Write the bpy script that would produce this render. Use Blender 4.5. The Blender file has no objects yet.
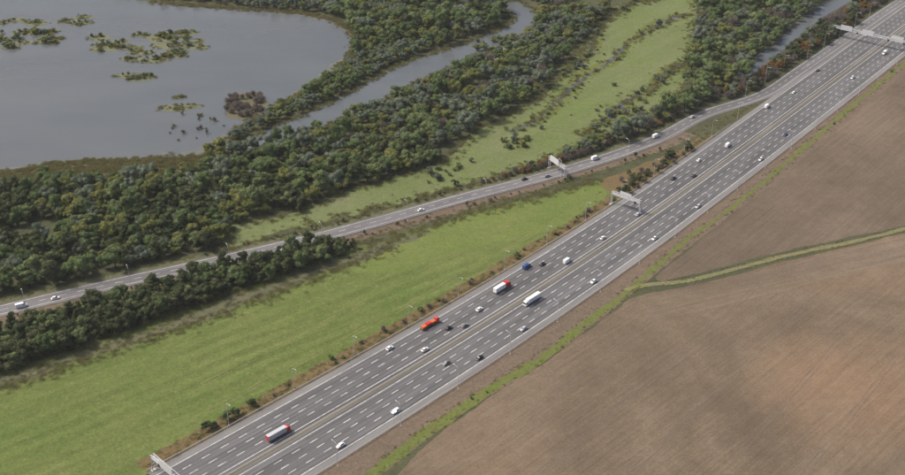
import bpy, bmesh, math, random
from mathutils import Vector, Matrix, geometry, noise
random.seed(11)
SC = bpy.context.scene
COL = SC.collection
R = math.radians

# ---------------------------------------------------------------- camera, sky, sun, exposure
IW, IH, FPX, PITCH, CAMH = 905, 475, 1200.0, R(30), 330.0
cam = bpy.data.objects.new('camera', bpy.data.cameras.new('camera'))
COL.objects.link(cam)
cam.location = (0, 0, CAMH)
cam.rotation_euler = (R(90) - PITCH, 0, 0)
cam.data.sensor_width = 36
cam.data.lens = 36 * FPX / IW
cam.data.clip_start = 1
cam.data.clip_end = 20000
SC.camera = cam
SUN_EL, SUN_AZ = R(48), R(-78)          # azimuth clockwise from +Y
world = bpy.data.worlds.new('World')
SC.world = world
world.use_nodes = True
wn = world.node_tree
bg = wn.nodes['Background']
sky = wn.nodes.new('ShaderNodeTexSky')
sky.sky_type = 'NISHITA'
sky.sun_disc = False
sky.sun_elevation = SUN_EL
sky.sun_rotation = SUN_AZ
sky.air_density = 0.85
sky.dust_density = 7.0
sky.ozone_density = 1.0
wn.links.new(sky.outputs[0], bg.inputs[0])
bg.inputs[1].default_value = 0.10
sl = bpy.data.lights.new('sun', 'SUN')
sl.energy = 2.0
sl.angle = R(5)
sl.color = (1, 0.94, 0.85)
sun = bpy.data.objects.new('sun', sl)
COL.objects.link(sun)
sd = Vector((math.sin(SUN_AZ) * math.cos(SUN_EL), math.cos(SUN_AZ) * math.cos(SUN_EL), math.sin(SUN_EL)))
sun.rotation_euler = sd.to_track_quat('Z', 'Y').to_euler()
sun.location = sd * 900
SC.view_settings.view_transform = 'Standard'
SC.view_settings.look = 'None'
SC.view_settings.exposure = 0.72
SC.view_settings.gamma = 1

# ---------------------------------------------------------------- helpers
def G(x, y):
    """a point of the survey sketch to ground metres"""
    u = (x - IW / 2) / FPX
    v = (y - IH / 2) / FPX
    z = CAMH / (math.sin(PITCH) + v * math.cos(PITCH))
    return Vector((u * z, z * (math.cos(PITCH) - v * math.sin(PITCH))))

def link(o, parent=None):
    COL.objects.link(o)
    if parent: o.parent = parent
    return o

def tag(o, label, cat, group=None, kind=None):
    o['label'] = label
    o['category'] = cat
    if group: o['group'] = group
    if kind: o['kind'] = kind
    return o

def empty(name, loc=(0, 0, 0), rz=0):
    o = bpy.data.objects.new(name, None)
    o.empty_display_size = 1
    o.location = loc
    o.rotation_euler = (0, 0, rz)
    return link(o)

class MB:
    def __init__(s):
        s.v = []; s.f = []; s.uv = None
    def add(s, vs, fs):
        n = len(s.v)
        s.v += [tuple(p) for p in vs]
        s.f += [tuple(i + n for i in f) for f in fs]
    def box(s, x0, x1, y0, y1, z0, z1, taper=0.0):
        t = taper
        s.add([(x0, y0, z0), (x1, y0, z0), (x1, y1, z0), (x0, y1, z0),
               (x0 + t, y0 + t, z1), (x1 - t, y0 + t, z1), (x1 - t, y1 - t, z1), (x0 + t, y1 - t, z1)],
              [(3, 2, 1, 0), (4, 5, 6, 7), (0, 1, 5, 4), (1, 2, 6, 5), (2, 3, 7, 6), (3, 0, 4, 7)])
    def tube(s, a, b, r0, r1, n=6):
        a = Vector(a); b = Vector(b)
        d = (b - a).normalized()
        p = d.orthogonal().normalized(); q = d.cross(p)
        vs = []
        for c, r in ((a, r0), (b, r1)):
            for k in range(n):
                t = 2 * math.pi * k / n
                vs.append(c + p * (r * math.cos(t)) + q * (r * math.sin(t)))
        fs = [(k, (k + 1) % n, n + (k + 1) % n, n + k) for k in range(n)]
        fs += [tuple(range(n))[::-1], tuple(range(n, 2 * n))]
        s.add(vs, fs)
    def loft(s, rings, cap=True):
        n = len(rings[0]); b = len(s.v)
        for r in rings: s.v += [tuple(p) for p in r]
        for i in range(len(rings) - 1):
            for k in range(n):
                s.f.append((b + i * n + k, b + i * n + (k + 1) % n, b + (i + 1) * n + (k + 1) % n, b + (i + 1) * n + k))
        if cap:
            s.f.append(tuple(b + k for k in range(n))[::-1])
            s.f.append(tuple(b + (len(rings) - 1) * n + k for k in range(n)))
    def mesh(s, name, mats, smooth=False, recalc=True):
        me = bpy.data.meshes.new(name)
        me.from_pydata(s.v, [], s.f)
        if recalc:
            bm = bmesh.new(); bm.from_mesh(me)
            bmesh.ops.recalc_face_normals(bm, faces=bm.faces)
            bm.to_mesh(me); bm.free()
        for m in (mats if isinstance(mats, (list, tuple)) else [mats]): me.materials.append(m)
        if smooth: me.polygons.foreach_set('use_smooth', [True] * len(me.polygons))
        me.update()
        return me
    def build(s, name, mats, parent=None, smooth=False, recalc=True):
        return link(bpy.data.objects.new(name, s.mesh(name, mats, smooth, recalc)), parent)

# ---------------------------------------------------------------- materials
def new_mat(name, rough=0.8):
    m = bpy.data.materials.new(name); m.use_nodes = True
    nt = m.node_tree; b = nt.nodes['Principled BSDF']
    b.inputs['Roughness'].default_value = rough
    b.inputs['Specular IOR Level'].default_value = 0.25
    return m, nt, b

class N:
    """tiny node builder"""
    def __init__(s, nt): s.nt = nt
    def node(s, t, **k):
        n = s.nt.nodes.new(t)
        for a, b in k.items(): setattr(n, a, b)
        return n
    def put(s, sock, v):
        if isinstance(v, bpy.types.NodeSocket): s.nt.links.new(v, sock)
        else: sock.default_value = v
    def noise(s, vec, scale, detail=4, rough=0.6, dist=0.0):
        n = s.node('ShaderNodeTexNoise')
        if vec is not None: s.nt.links.new(vec, n.inputs['Vector'])
        n.inputs['Scale'].default_value = scale; n.inputs['Detail'].default_value = detail
        n.inputs['Roughness'].default_value = rough; n.inputs['Distortion'].default_value = dist
        return n.outputs[0]
    def ramp(s, fac, stops):
        n = s.node('ShaderNodeValToRGB')
        e = n.color_ramp.elements
        while len(e) < len(stops): e.new(0.5)
        for i, (p, c) in enumerate(stops):
            e[i].position = p
            e[i].color = (c, c, c, 1) if not isinstance(c, tuple) else (*c, 1)
        s.put(n.inputs[0], fac)
        return n.outputs[0]
    def mix(s, fac, a, b, mode='MIX'):
        n = s.node('ShaderNodeMix', data_type='RGBA', blend_type=mode)
        s.put(n.inputs[0], fac)
        s.put(n.inputs[6], (*a, 1) if isinstance(a, tuple) and len(a) == 3 else a)
        s.put(n.inputs[7], (*b, 1) if isinstance(b, tuple) and len(b) == 3 else b)
        return n.outputs[2]
    def math(s, op, a, b=0.0, c=0.0):
        n = s.node('ShaderNodeMath', operation=op)
        s.put(n.inputs[0], a); s.put(n.inputs[1], b); s.put(n.inputs[2], c)
        return n.outputs[0]
    def pos(s, scale=(1, 1, 1), rz=0.0):
        g = s.node('ShaderNodeNewGeometry')
        m = s.node('ShaderNodeMapping')
        m.inputs['Rotation'].default_value = (0, 0, rz)
        s.nt.links.new(g.outputs['Position'], m.inputs['Vector'])
        q = s.node('ShaderNodeMapping')
        q.inputs['Scale'].default_value = scale
        s.nt.links.new(m.outputs[0], q.inputs['Vector'])
        return q.outputs[0]
    def bump(s, h, strength, dist, bsdf):
        n = s.node('ShaderNodeBump')
        n.inputs['Strength'].default_value = strength; n.inputs['Distance'].default_value = dist
        s.put(n.inputs['Height'], h)
        s.nt.links.new(n.outputs[0], bsdf.inputs['Normal'])

def plain(name, c, rough=0.6, metal=0.0, var=0.15, emit=None):
    m, nt, b = new_mat(name, rough); n = N(nt)
    tc = n.node('ShaderNodeTexCoord')
    f = n.noise(tc.outputs['Object'], 3.0, 3)
    col = n.mix(f, tuple(x * (1 - var) for x in c), tuple(min(1, x * (1 + var)) for x in c))
    nt.links.new(col, b.inputs['Base Color'])
    b.inputs['Metallic'].default_value = metal
    return m

ROAD_DIR = R(47)      # heading of the motorway in the middle of the view, anticlockwise from +X

def ground_mat(name, c0, c1, c2, streak=None, streak_rz=0.0, streak_amt=0.3, speck=None, speck_amt=0.4, big=0.012, bump=0.25, mid=0.06, fine=0.8, swath=None):
    """three-colour ground: large patches, middling mottling, fine grain, streaks along one direction"""
    m, nt, b = new_mat(name, 0.95); n = N(nt)
    b.inputs['Specular IOR Level'].default_value = 0.1
    p = n.pos()
    f1 = n.ramp(n.noise(p, big, 5, 0.6, 0.4), [(0.33, 0.0), (0.68, 1.0)])
    f2 = n.ramp(n.noise(p, mid, 6, 0.65, 0.3), [(0.35, 0.0), (0.7, 1.0)])
    f3 = n.noise(p, fine, 4, 0.75)
    col = n.mix(f1, c0, c1)
    col = n.mix(n.math('MULTIPLY', f2, 0.65), col, c2)
    if streak:
        ps = n.pos((streak[0], streak[1], 1), streak_rz)
        s = n.ramp(n.noise(ps, 1.0, 4, 0.6), [(0.3, 0.0), (0.7, 1.0)])
        col = n.mix(n.math('MULTIPLY', s, streak_amt), col, tuple(x * 0.62 for x in c0))
    if swath:
        sp = n.pos((1, 1, 1), -R(38)); sx = n.node('ShaderNodeSeparateXYZ'); nt.links.new(sp, sx.inputs[0])
        wb = n.math('MULTIPLY_ADD', n.noise(p, 0.02, 3), 9.0, sx.outputs[1])
        sw = n.math('SINE', n.math('MULTIPLY', wb, 2 * math.pi / swath))
        br = n.ramp(n.noise(p, 0.012, 3), [(0.4, 0.0), (0.6, 1.0)])
        col = n.mix(n.math('MULTIPLY', br, 0.9), col, n.mix(1.0, col, n.ramp(n.math('MULTIPLY_ADD', sw, 0.5, 0.5), [(0.25, 0.86), (0.75, 1.12)]), 'MULTIPLY'))
    if speck:
        k = n.ramp(n.noise(p, 0.35, 5, 0.7), [(0.55, 0.0), (0.72, 1.0)])
        col = n.mix(n.math('MULTIPLY', k, speck_amt), col, speck)
    g = n.ramp(f3, [(0.25, 0.66), (0.75, 1.34)])
    col = n.mix(1.0, col, n.ramp(n.noise(p, 0.28, 5, 0.75), [(0.3, 0.84), (0.7, 1.16)]), 'MULTIPLY')
    col = n.mix(1.0, col, g, 'MULTIPLY')
    nt.links.new(col, b.inputs['Base Color'])
    n.bump(f3, bump, 0.6, b)
    return m

M = {}
M['floor'] = ground_mat('woodland_floor', (0.060, 0.068, 0.034), (0.085, 0.085, 0.045), (0.050, 0.050, 0.032), speck=(0.12, 0.12, 0.05))
M['meadow'] = ground_mat('meadow_grass', (0.106, 0.150, 0.038), (0.162, 0.178, 0.060), (0.090, 0.126, 0.036), streak=(0.010, 0.20), streak_rz=-R(38), streak_amt=0.62, speck=(0.200, 0.170, 0.085), speck_amt=0.8, big=0.017, mid=0.08, bump=0.7, swath=9.0)
M['meadow_track'] = ground_mat('worn_grass', (0.135, 0.150, 0.050), (0.160, 0.160, 0.064), (0.115, 0.135, 0.042), mid=0.2)
M['lush'] = ground_mat('lush_grass', (0.098, 0.145, 0.032), (0.150, 0.168, 0.054), (0.090, 0.122, 0.034), speck=(0.12, 0.13, 0.04))
M['flood_meadow'] = ground_mat('flood_meadow_grass', (0.125, 0.165, 0.050), (0.165, 0.175, 0.092), (0.118, 0.150, 0.056), streak=(0.008, 0.07), streak_rz=-R(48), streak_amt=0.5, speck=(0.165, 0.155, 0.085), speck_amt=0.5, big=0.02, bump=0.5)
M['rough'] = ground_mat('rough_grass', (0.120, 0.125, 0.070), (0.095, 0.105, 0.058), (0.135, 0.118, 0.075), streak=(0.03, 0.4), streak_rz=-R(30), streak_amt=0.5)
M['strip'] = ground_mat('verge_grass', (0.092, 0.128, 0.030), (0.115, 0.135, 0.035), (0.120, 0.115, 0.045), big=0.03, mid=0.2, speck=(0.14, 0.12, 0.05))
M['bank'] = ground_mat('earth_bank', (0.150, 0.112, 0.082), (0.125, 0.100, 0.075), (0.170, 0.130, 0.095), streak=(0.02, 0.6), streak_rz=-R(42), streak_amt=0.55, speck=(0.10, 0.11, 0.045), speck_amt=0.5)
M['heath'] = ground_mat('rust_verge', (0.140, 0.092, 0.048), (0.155, 0.110, 0.056), (0.085, 0.085, 0.035), mid=0.15)
M['shore'] = ground_mat('reedy_shore', (0.150, 0.125, 0.085), (0.115, 0.105, 0.065), (0.095, 0.105, 0.045), streak=(0.03, 0.3), streak_rz=0.0, streak_amt=0.4)
M['track'] = ground_mat('track_grass', (0.150, 0.150, 0.062), (0.185, 0.165, 0.085), (0.130, 0.145, 0.050), mid=0.2)
M['islet'] = ground_mat('flooded_reed', (0.130, 0.140, 0.075), (0.150, 0.150, 0.080), (0.110, 0.125, 0.078), mid=0.25)
M['rut'] = ground_mat('rut_soil', (0.175, 0.145, 0.110), (0.150, 0.122, 0.092), (0.190, 0.160, 0.125), mid=0.3)
M['tram'] = ground_mat('tramline_soil', (0.125, 0.100, 0.078), (0.150, 0.120, 0.095), (0.105, 0.084, 0.066), mid=0.12)

def field_mat(name, c0, c1, c2, rz, red, patch=None):
    m, nt, b = new_mat(name, 1.0); n = N(nt)
    b.inputs['Specular IOR Level'].default_value = 0.05
    p = n.pos()
    f1 = n.ramp(n.noise(p, 0.011, 5, 0.6, 0.9), [(0.36, 0.0), (0.64, 1.0)])
    f2 = n.ramp(n.noise(p, 0.05, 6, 0.65), [(0.35, 0.0), (0.7, 1.0)])
    col = n.mix(f1, c0, c1)
    col = n.mix(n.math('MULTIPLY', f2, 0.5), col, c2)
    r1 = n.ramp(n.noise(n.pos((1, 0.7, 1)), 0.006, 3, 0.5), [(0.54, 0.0), (0.68, 1.0)])
    col = n.mix(n.math('MULTIPLY', r1, 0.55), col, red)
    if patch is not None:
        vd = n.node('ShaderNodeVectorMath', operation='DISTANCE')
        nt.links.new(n.pos(), vd.inputs[0]); vd.inputs[1].default_value = (patch.x, patch.y, 0)
        wob = n.math('MULTIPLY_ADD', n.noise(p, 0.03, 5, 0.7), 60.0, vd.outputs['Value'])
        col = n.mix(n.ramp(n.math('DIVIDE', wob, 100.0), [(0.40, 0.75), (0.85, 0.0)]), col, red)
    # drill rows along the heading, broken up
    ps = n.pos((0.012, 0.55, 1), -rz)
    rows = n.noise(ps, 1.0, 5, 0.7)
    pw = n.pos((0.05, 1.9, 1), -rz)
    rows2 = n.noise(pw, 1.0, 3, 0.6)
    row = n.math('ADD', n.math('MULTIPLY', rows, 0.6), n.math('MULTIPLY', rows2, 0.4))
    k = n.ramp(row, [(0.34, 0.82), (0.66, 1.18)])
    col = n.mix(1.0, col, k, 'MULTIPLY')
    f3 = n.noise(p, 0.9, 4, 0.8)
    clod = n.noise(p, 0.22, 5, 0.75)
    col = n.mix(1.0, col, n.ramp(f3, [(0.25, 0.74), (0.75, 1.26)]), 'MULTIPLY')
    col = n.mix(1.0, col, n.ramp(clod, [(0.3, 0.9), (0.7, 1.1)]), 'MULTIPLY')
    nt.links.new(col, b.inputs['Base Color'])
    n.bump(n.math('ADD', n.math('MULTIPLY', f3, 0.5), row), 0.5, 0.5, b)
    return m
M['field'] = field_mat('ploughed_soil', (0.112, 0.086, 0.060), (0.182, 0.142, 0.100), (0.104, 0.079, 0.055), R(45), (0.205, 0.135, 0.086), G(850, 385))
M['field2'] = field_mat('tilled_soil', (0.112, 0.089, 0.066), (0.146, 0.114, 0.082), (0.084, 0.067, 0.050), R(50), (0.180, 0.138, 0.105))
M['headland'] = field_mat('headland_soil', (0.134, 0.104, 0.073), (0.184, 0.144, 0.102), (0.108, 0.084, 0.059), R(22), (0.200, 0.150, 0.115))

def water_mat(name, c, c2, rough=0.12):
    m, nt, b = new_mat(name, rough); n = N(nt)
    b.inputs['Specular IOR Level'].default_value = 0.5
    b.inputs['IOR'].default_value = 1.33
    p = n.pos()
    f = n.ramp(n.noise(n.pos((0.35, 1, 1)), 0.02, 4, 0.6, 0.5), [(0.35, 0.0), (0.65, 1.0)])
    nt.links.new(n.mix(f, c, c2), b.inputs['Base Color'])
    r = n.ramp(n.noise(n.pos((0.3, 1, 1)), 0.015, 3), [(0.38, rough * 0.5), (0.62, rough * 2.4)])
    nt.links.new(r, b.inputs['Roughness'])
    wind = n.ramp(n.noise(n.pos((0.25, 1, 1), R(14)), 0.012, 4, 0.6, 0.8), [(0.42, 0.0), (0.62, 1.0)])
    rip = n.math('MULTIPLY', n.noise(n.pos((0.5, 1, 1), R(14)), 0.35, 4, 0.65), n.math('MULTIPLY_ADD', wind, 0.9, 0.15))
    n.bump(rip, 0.35, 0.5, b)
    return m
M['water'] = water_mat('lake_water', (0.084, 0.094, 0.100), (0.098, 0.108, 0.112))
M['shallows'] = water_mat('muddy_shallows', (0.120, 0.116, 0.090), (0.105, 0.112, 0.104), 0.2)
M['flood'] = water_mat('flood_water', (0.150, 0.165, 0.150), (0.165, 0.178, 0.160))

def asphalt(name, c, light, lanes):
    """UV: u metres across, v metres along; worn wheel paths and patched lengths"""
    m, nt, b = new_mat(name, 0.85); n = N(nt)
    uv = n.node('ShaderNodeUVMap'); uv.uv_map = 'UVMap'
    mp = n.node('ShaderNodeMapping'); mp.inputs['Scale'].default_value = (1.1, 0.012, 1)
    nt.links.new(uv.outputs[0], mp.inputs['Vector'])
    st = n.noise(mp.outputs[0], 1.0, 4, 0.65)
    mp2 = n.node('ShaderNodeMapping'); mp2.inputs['Scale'].default_value = (0.27, 0.02, 1)
    nt.links.new(uv.outputs[0], mp2.inputs['Vector'])
    pt = n.noise(mp2.outputs[0], 1.0, 2, 0.5)
    gr = n.noise(n.pos(), 1.2, 4, 0.75)
    sx = n.node('ShaderNodeSeparateXYZ'); nt.links.new(uv.outputs[0], sx.inputs[0])
    # rubbed wheel paths, two to a lane, and darker resurfaced lengths
    wp = n.math('SINE', n.math('MULTIPLY_ADD', sx.outputs[0], 2 * math.pi / 1.834, 1.2))
    mp3 = n.node('ShaderNodeMapping'); mp3.inputs['Scale'].default_value = (0.2725, 0.011, 1); mp3.inputs['Location'].default_value = (0.26, 0, 0)
    nt.links.new(uv.outputs[0], mp3.inputs['Vector'])
    vo = n.node('ShaderNodeTexVoronoi', voronoi_dimensions='2D', distance='CHEBYCHEV'); vo.inputs['Randomness'].default_value = 0.35; vo.inputs['Scale'].default_value = 1.0
    nt.links.new(mp3.outputs[0], vo.inputs['Vector'])
    cell = n.node('ShaderNodeSeparateColor'); nt.links.new(vo.outputs['Color'], cell.inputs[0])
    patch = n.ramp(cell.outputs[0], [(0.0, 0.80), (0.3, 0.95), (0.6, 1.0), (1.0, 1.12)])
    col = n.mix(n.ramp(st, [(0.32, 0.0), (0.68, 1.0)]), c, light)
    col = n.mix(1.0, col, n.ramp(pt, [(0.35, 0.84), (0.65, 1.14)]), 'MULTIPLY')
    col = n.mix(1.0, col, n.ramp(gr, [(0.25, 0.86), (0.75, 1.14)]), 'MULTIPLY')
    if lanes > 1:
        col = n.mix(1.0, col, n.ramp(n.math('MULTIPLY_ADD', wp, 0.5, 0.5), [(0.2, 1.05), (0.9, 0.86)]), 'MULTIPLY')
        col = n.mix(1.0, col, patch, 'MULTIPLY')
    nt.links.new(col, b.inputs['Base Color'])
    return m
M['asphalt'] = asphalt('asphalt', (0.082, 0.082, 0.087), (0.138, 0.136, 0.138), 4)
M['shoulder'] = asphalt('shoulder_asphalt', (0.150, 0.148, 0.146), (0.185, 0.181, 0.176), 1)
M['slip'] = asphalt('slip_asphalt', (0.120, 0.119, 0.122), (0.165, 0.162, 0.162), 2)
M['reserve'] = asphalt('reserve_gravel', (0.165, 0.150, 0.112), (0.205, 0.188, 0.145), 1)
M['paint'] = plain('road_paint', (0.50, 0.50, 0.49), 0.7, 0, 0.10)
n_ = N(M['paint'].node_tree); b_ = M['paint'].node_tree.nodes['Principled BSDF']
M['paint'].node_tree.links.new(n_.mix(n_.ramp(n_.noise(n_.pos(), 0.35, 5, 0.8), [(0.38, 0.0), (0.62, 1.0)]), (0.30, 0.30, 0.30), (0.66, 0.66, 0.64)), b_.inputs['Base Color'])
M['concrete'] = plain('concrete', (0.42, 0.41, 0.39), 0.9, 0, 0.12)
M['steel'] = plain('galvanised_steel', (0.50, 0.51, 0.52), 0.45, 0.3)
M['pale_steel'] = plain('pale_painted_steel', (0.46, 0.47, 0.48), 0.5, 0.0, 0.2)
M['sign_back'] = plain('sign_back_grey', (0.50, 0.51, 0.53), 0.5, 0, 0.2)
M['sign_blue'] = plain('sign_blue', (0.04, 0.10, 0.30), 0.5)
M['dark_box'] = plain('signal_black', (0.025, 0.026, 0.03), 0.5)
M['rubber'] = plain('tyre_rubber', (0.02, 0.02, 0.021), 0.85)
M['rim'] = plain('wheel_metal', (0.45, 0.46, 0.47), 0.35, 0.6)
M['lamp_glass'] = plain('lamp_glass', (0.75, 0.76, 0.74), 0.2)
M['head'] = plain('headlight_glass', (0.80, 0.82, 0.84), 0.15)
M['tail'] = plain('tail_light_red', (0.45, 0.02, 0.02), 0.25)
M['chassis'] = plain('chassis_dark', (0.035, 0.036, 0.04), 0.7)
mg, nt_, bg_ = new_mat('car_glass', 0.06)
bg_.inputs['Base Color'].default_value = (0.02, 0.024, 0.03, 1); bg_.inputs['Specular IOR Level'].default_value = 0.6
M['glass'] = mg
def paint(name, c, rough=0.28):
    m = plain(name, c, rough, 0, 0.06)
    m.node_tree.nodes['Principled BSDF'].inputs['Coat Weight'].default_value = 0.3
    return m
PAINT = {'white': paint('paint_white', (0.78, 0.78, 0.77)), 'silver': paint('paint_silver', (0.45, 0.46, 0.48), 0.35),
         'grey': paint('paint_grey', (0.18, 0.19, 0.20)), 'black': paint('paint_black', (0.018, 0.019, 0.022)),
         'dark blue': paint('paint_blue', (0.02, 0.06, 0.20)), 'red': paint('paint_red', (0.52, 0.025, 0.022)),
         'orange': paint('paint_orange', (0.55, 0.13, 0.03)), 'bright blue': paint('paint_bright_blue', (0.03, 0.20, 0.48))}
M['bark'] = plain('bark', (0.085, 0.068, 0.052), 0.95, 0, 0.35)

def leaf_mat(name, a, b_, c):
    m, nt, b = new_mat(name, 0.75); n = N(nt)
    b.inputs['Specular IOR Level'].default_value = 0.12
    oi = n.node('ShaderNodeObjectInfo')
    tc = n.node('ShaderNodeTexCoord')
    f = n.ramp(n.noise(tc.outputs['Object'], 0.55, 4, 0.7), [(0.35, 0.0), (0.68, 1.0)])
    col = n.mix(f, a, b_)
    col = n.mix(n.math('MULTIPLY', oi.outputs['Random'], 0.75), col, c)
    h = n.node('ShaderNodeHueSaturation')
    mul = n.math('MULTIPLY_ADD', oi.outputs['Random'], 0.36, 0.84)
    nt.links.new(mul, h.inputs['Value']); nt.links.new(col, h.inputs['Color'])
    nt.links.new(h.outputs[0], b.inputs['Base Color'])
    tl = n.node('ShaderNodeBsdfTranslucent'); nt.links.new(h.outputs[0], tl.inputs[0])
    ms = n.node('ShaderNodeMixShader'); ms.inputs[0].default_value = 0.38
    nt.links.new(b.outputs[0], ms.inputs[1]); nt.links.new(tl.outputs[0], ms.inputs[2])
    nt.links.new(ms.outputs[0], nt.nodes['Material Output'].inputs[0])
    return m
LEAF = {'dark': leaf_mat('leaves_dark', (0.059, 0.085, 0.036), (0.096, 0.130, 0.053), (0.109, 0.114, 0.055)),
        'green': leaf_mat('leaves_green', (0.100, 0.156, 0.053), (0.167, 0.230, 0.088), (0.180, 0.213, 0.095)),
        'grey': leaf_mat('leaves_grey_green', (0.130, 0.167, 0.104), (0.191, 0.232, 0.152), (0.154, 0.181, 0.139)),
        'yellow': leaf_mat('leaves_yellow_green', (0.169, 0.202, 0.052), (0.238, 0.257, 0.077), (0.195, 0.193, 0.072)),
        'bare': leaf_mat('twigs_brown', (0.147, 0.121, 0.101), (0.224, 0.187, 0.155), (0.190, 0.169, 0.153)),
        'rust': leaf_mat('leaves_rust', (0.200, 0.100, 0.026), (0.250, 0.150, 0.040), (0.200, 0.120, 0.036)),
        'tuft': leaf_mat('rough_grass_blades', (0.174, 0.181, 0.072), (0.239, 0.217, 0.109), (0.203, 0.167, 0.087)),
        'reed': leaf_mat('reed_stems', (0.189, 0.166, 0.078), (0.234, 0.215, 0.091), (0.163, 0.166, 0.060))}

# ---------------------------------------------------------------- curves and sheets
def cr(pts, step, closed=False):
    """Catmull-Rom through 2-D points, resampled about every step metres"""
    P = [Vector(p) for p in pts]; n = len(P); out = []
    rng = n if closed else n - 1
    for i in range(rng):
        if closed: a, b, c, d = P[i - 1], P[i], P[(i + 1) % n], P[(i + 2) % n]
        else: a, b, c, d = P[max(i - 1, 0)], P[i], P[i + 1], P[min(i + 2, n - 1)]
        k = max(1, int((c - b).length / step))
        for j in range(k):
            t = j / k
            out.append(0.5 * ((2 * b) + (c - a) * t + (2 * a - 5 * b + 4 * c - d) * t * t + (3 * b - a - 3 * c + d) * t ** 3))
    if not closed: out.append(P[-1])
    return out

def jig(p, amp, sc, seed):
    if not amp: return p
    q = Vector((p.x * sc, p.y * sc, seed * 7.3))
    return Vector((p.x + amp * noise.noise(q) + 0.5 * amp * noise.noise(q * 3.1), p.y + amp * noise.noise(q + Vector((31, 7, 3))) + 0.5 * amp * noise.noise(q * 3.1 + Vector((5, 9, 1)))))

def sheet(name, px, z, mat, amp=2.0, sc=0.09, seed=1, step=3.0, kind='structure', world_pts=False):
    g = [Vector(p) for p in px] if world_pts else [G(*p) for p in px]
    pts = [jig(p, amp, sc, seed) for p in cr(g, step, True)]
    tri = geometry.tessellate_polygon([[Vector((p.x, p.y, 0)) for p in pts]])
    mb = MB(); mb.add([(p.x, p.y, z) for p in pts], tri)
    o = mb.build(name, mat)
    for p in o.data.polygons:
        if p.normal.z < 0: p.flip()
    o['kind'] = kind
    return o

class Path:
    def __init__(s, pts, step=4.0):
        s.p = cr(pts, step); s.s = [0.0]
        for a, b in zip(s.p, s.p[1:]): s.s.append(s.s[-1] + (b - a).length)
        s.t = [((s.p[min(i + 1, len(s.p) - 1)] - s.p[max(i - 1, 0)])).normalized() for i in range(len(s.p))]
        s.L = s.s[-1]
    def at(s, d):
        d = min(max(d, 0), s.L)
        lo, hi = 0, len(s.s) - 1
        while hi - lo > 1:
            m = (lo + hi) // 2
            if s.s[m] <= d: lo = m
            else: hi = m
        f = (d - s.s[lo]) / max(1e-6, s.s[hi] - s.s[lo])
        return s.p[lo].lerp(s.p[hi], f), s.t[lo].lerp(s.t[hi], f).normalized()
    def off(s, d, o):                      # o metres to the RIGHT of travel
        p, t = s.at(d)
        return p + Vector((t.y, -t.x)) * o
    def proj(s, q):
        best = (1e9, 0, 0)
        for i in range(len(s.p) - 1):
            a, b = s.p[i], s.p[i + 1]; ab = b - a
            t = min(1, max(0, (q - a).dot(ab) / ab.length_squared))
            c = a + ab * t; d = (q - c).length
            if d < best[0]:
                tt = s.t[i]
                best = (d, s.s[i] + t * ab.length, (q - c).dot(Vector((tt.y, -tt.x))))
        return best[1], best[2], best[0]

def strip(name, path, o0, o1, z, mat, d0=0.0, d1=None, step=6.0, parent=None, amp=0.0, seed=1, kind='structure'):
    d1 = path.L if d1 is None else d1
    f0 = o0 if callable(o0) else (lambda d: o0)
    f1 = o1 if callable(o1) else (lambda d: o1)
    n = max(2, int((d1 - d0) / step)); mb = MB(); uv = []
    for i in range(n + 1):
        d = d0 + (d1 - d0) * i / n
        a, b = path.off(d, f0(d)), path.off(d, f1(d))
        if amp: a, b = jig(a, amp, 0.12, seed), jig(b, amp, 0.12, seed + 3)
        mb.v += [(a.x, a.y, z), (b.x, b.y, z)]; uv += [(f0(d), d), (f1(d), d)]
        if i: k = 2 * i; mb.f.append((k - 2, k - 1, k + 1, k))
    me = mb.mesh(name, mat, recalc=False)
    l = me.uv_layers.new(name='UVMap')
    for lp in me.loops: l.data[lp.index].uv = uv[lp.vertex_index]
    o = link(bpy.data.objects.new(name, me), parent)
    if kind and not parent: o['kind'] = kind
    return o

# ---------------------------------------------------------------- the lie of the land
mb = MB()
mb.add([(-1800, -400, 0), (1800, -400, 0), (1800, 3600, 0), (-1800, 3600, 0)], [(0, 1, 2, 3)])
mb.build('ground', M['floor'])['kind'] = 'structure'

LAKE = [(-90, 180), (0, 174), (60, 163), (130, 160), (190, 157), (216, 147), (240, 130), (285, 104), (328, 78), (352, 54), (356, 38), (342, 24), (305, 14), (236, 9), (150, 2), (80, -14), (-120, -30)]
CHAN = [(226, 150), (262, 131), (300, 116), (335, 100), (372, 80), (402, 64), (450, 48), (496, 31), (512, 20), (506, 11), (484, 9), (452, 12), (430, 10), (432, 3), (456, 4), (490, 0), (522, 3), (537, 15), (524, 36), (474, 58), (424, 80), (384, 100), (338, 122), (300, 136), (255, 150)]
BACK = [(850, -14), (814, 8), (780, 38), (750, 62), (734, 78), (752, 74), (784, 50), (814, 24), (850, 2), (872, -12)]
sheet('lake', LAKE, 0.03, M['water'], 2.5, 0.06, 2)
strip('muddy_shallows', Path([G(*p) for p in LAKE[:14]]), 1.0, lambda d: -5 - 3 * math.sin(d * .045), 0.036, M['shallows'], amp=5.0, seed=31)
sheet('river', CHAN, 0.03, M['water'], 2.0, 0.06, 3)
sheet('backwater', BACK, 0.03, M['water'], 1.5, 0.06, 4)
SHORE = [(-90, 182), (0, 176), (60, 166), (130, 163), (200, 158), (222, 160), (190, 171), (110, 176), (40, 182), (-90, 194)]
sheet('reedy_shore', SHORE, 0.025, M['shore'], 3.0, 0.08, 5)
NMEAD = [(228, 226), (290, 214), (350, 190), (400, 176), (446, 160), (470, 136), (500, 118), (545, 96), (572, 60), (590, 34), (628, 8), (690, -4), (694, 30), (686, 70), (676, 98), (628, 122), (592, 140), (558, 156), (510, 172), (456, 188), (380, 208), (300, 228), (230, 246)]
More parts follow.
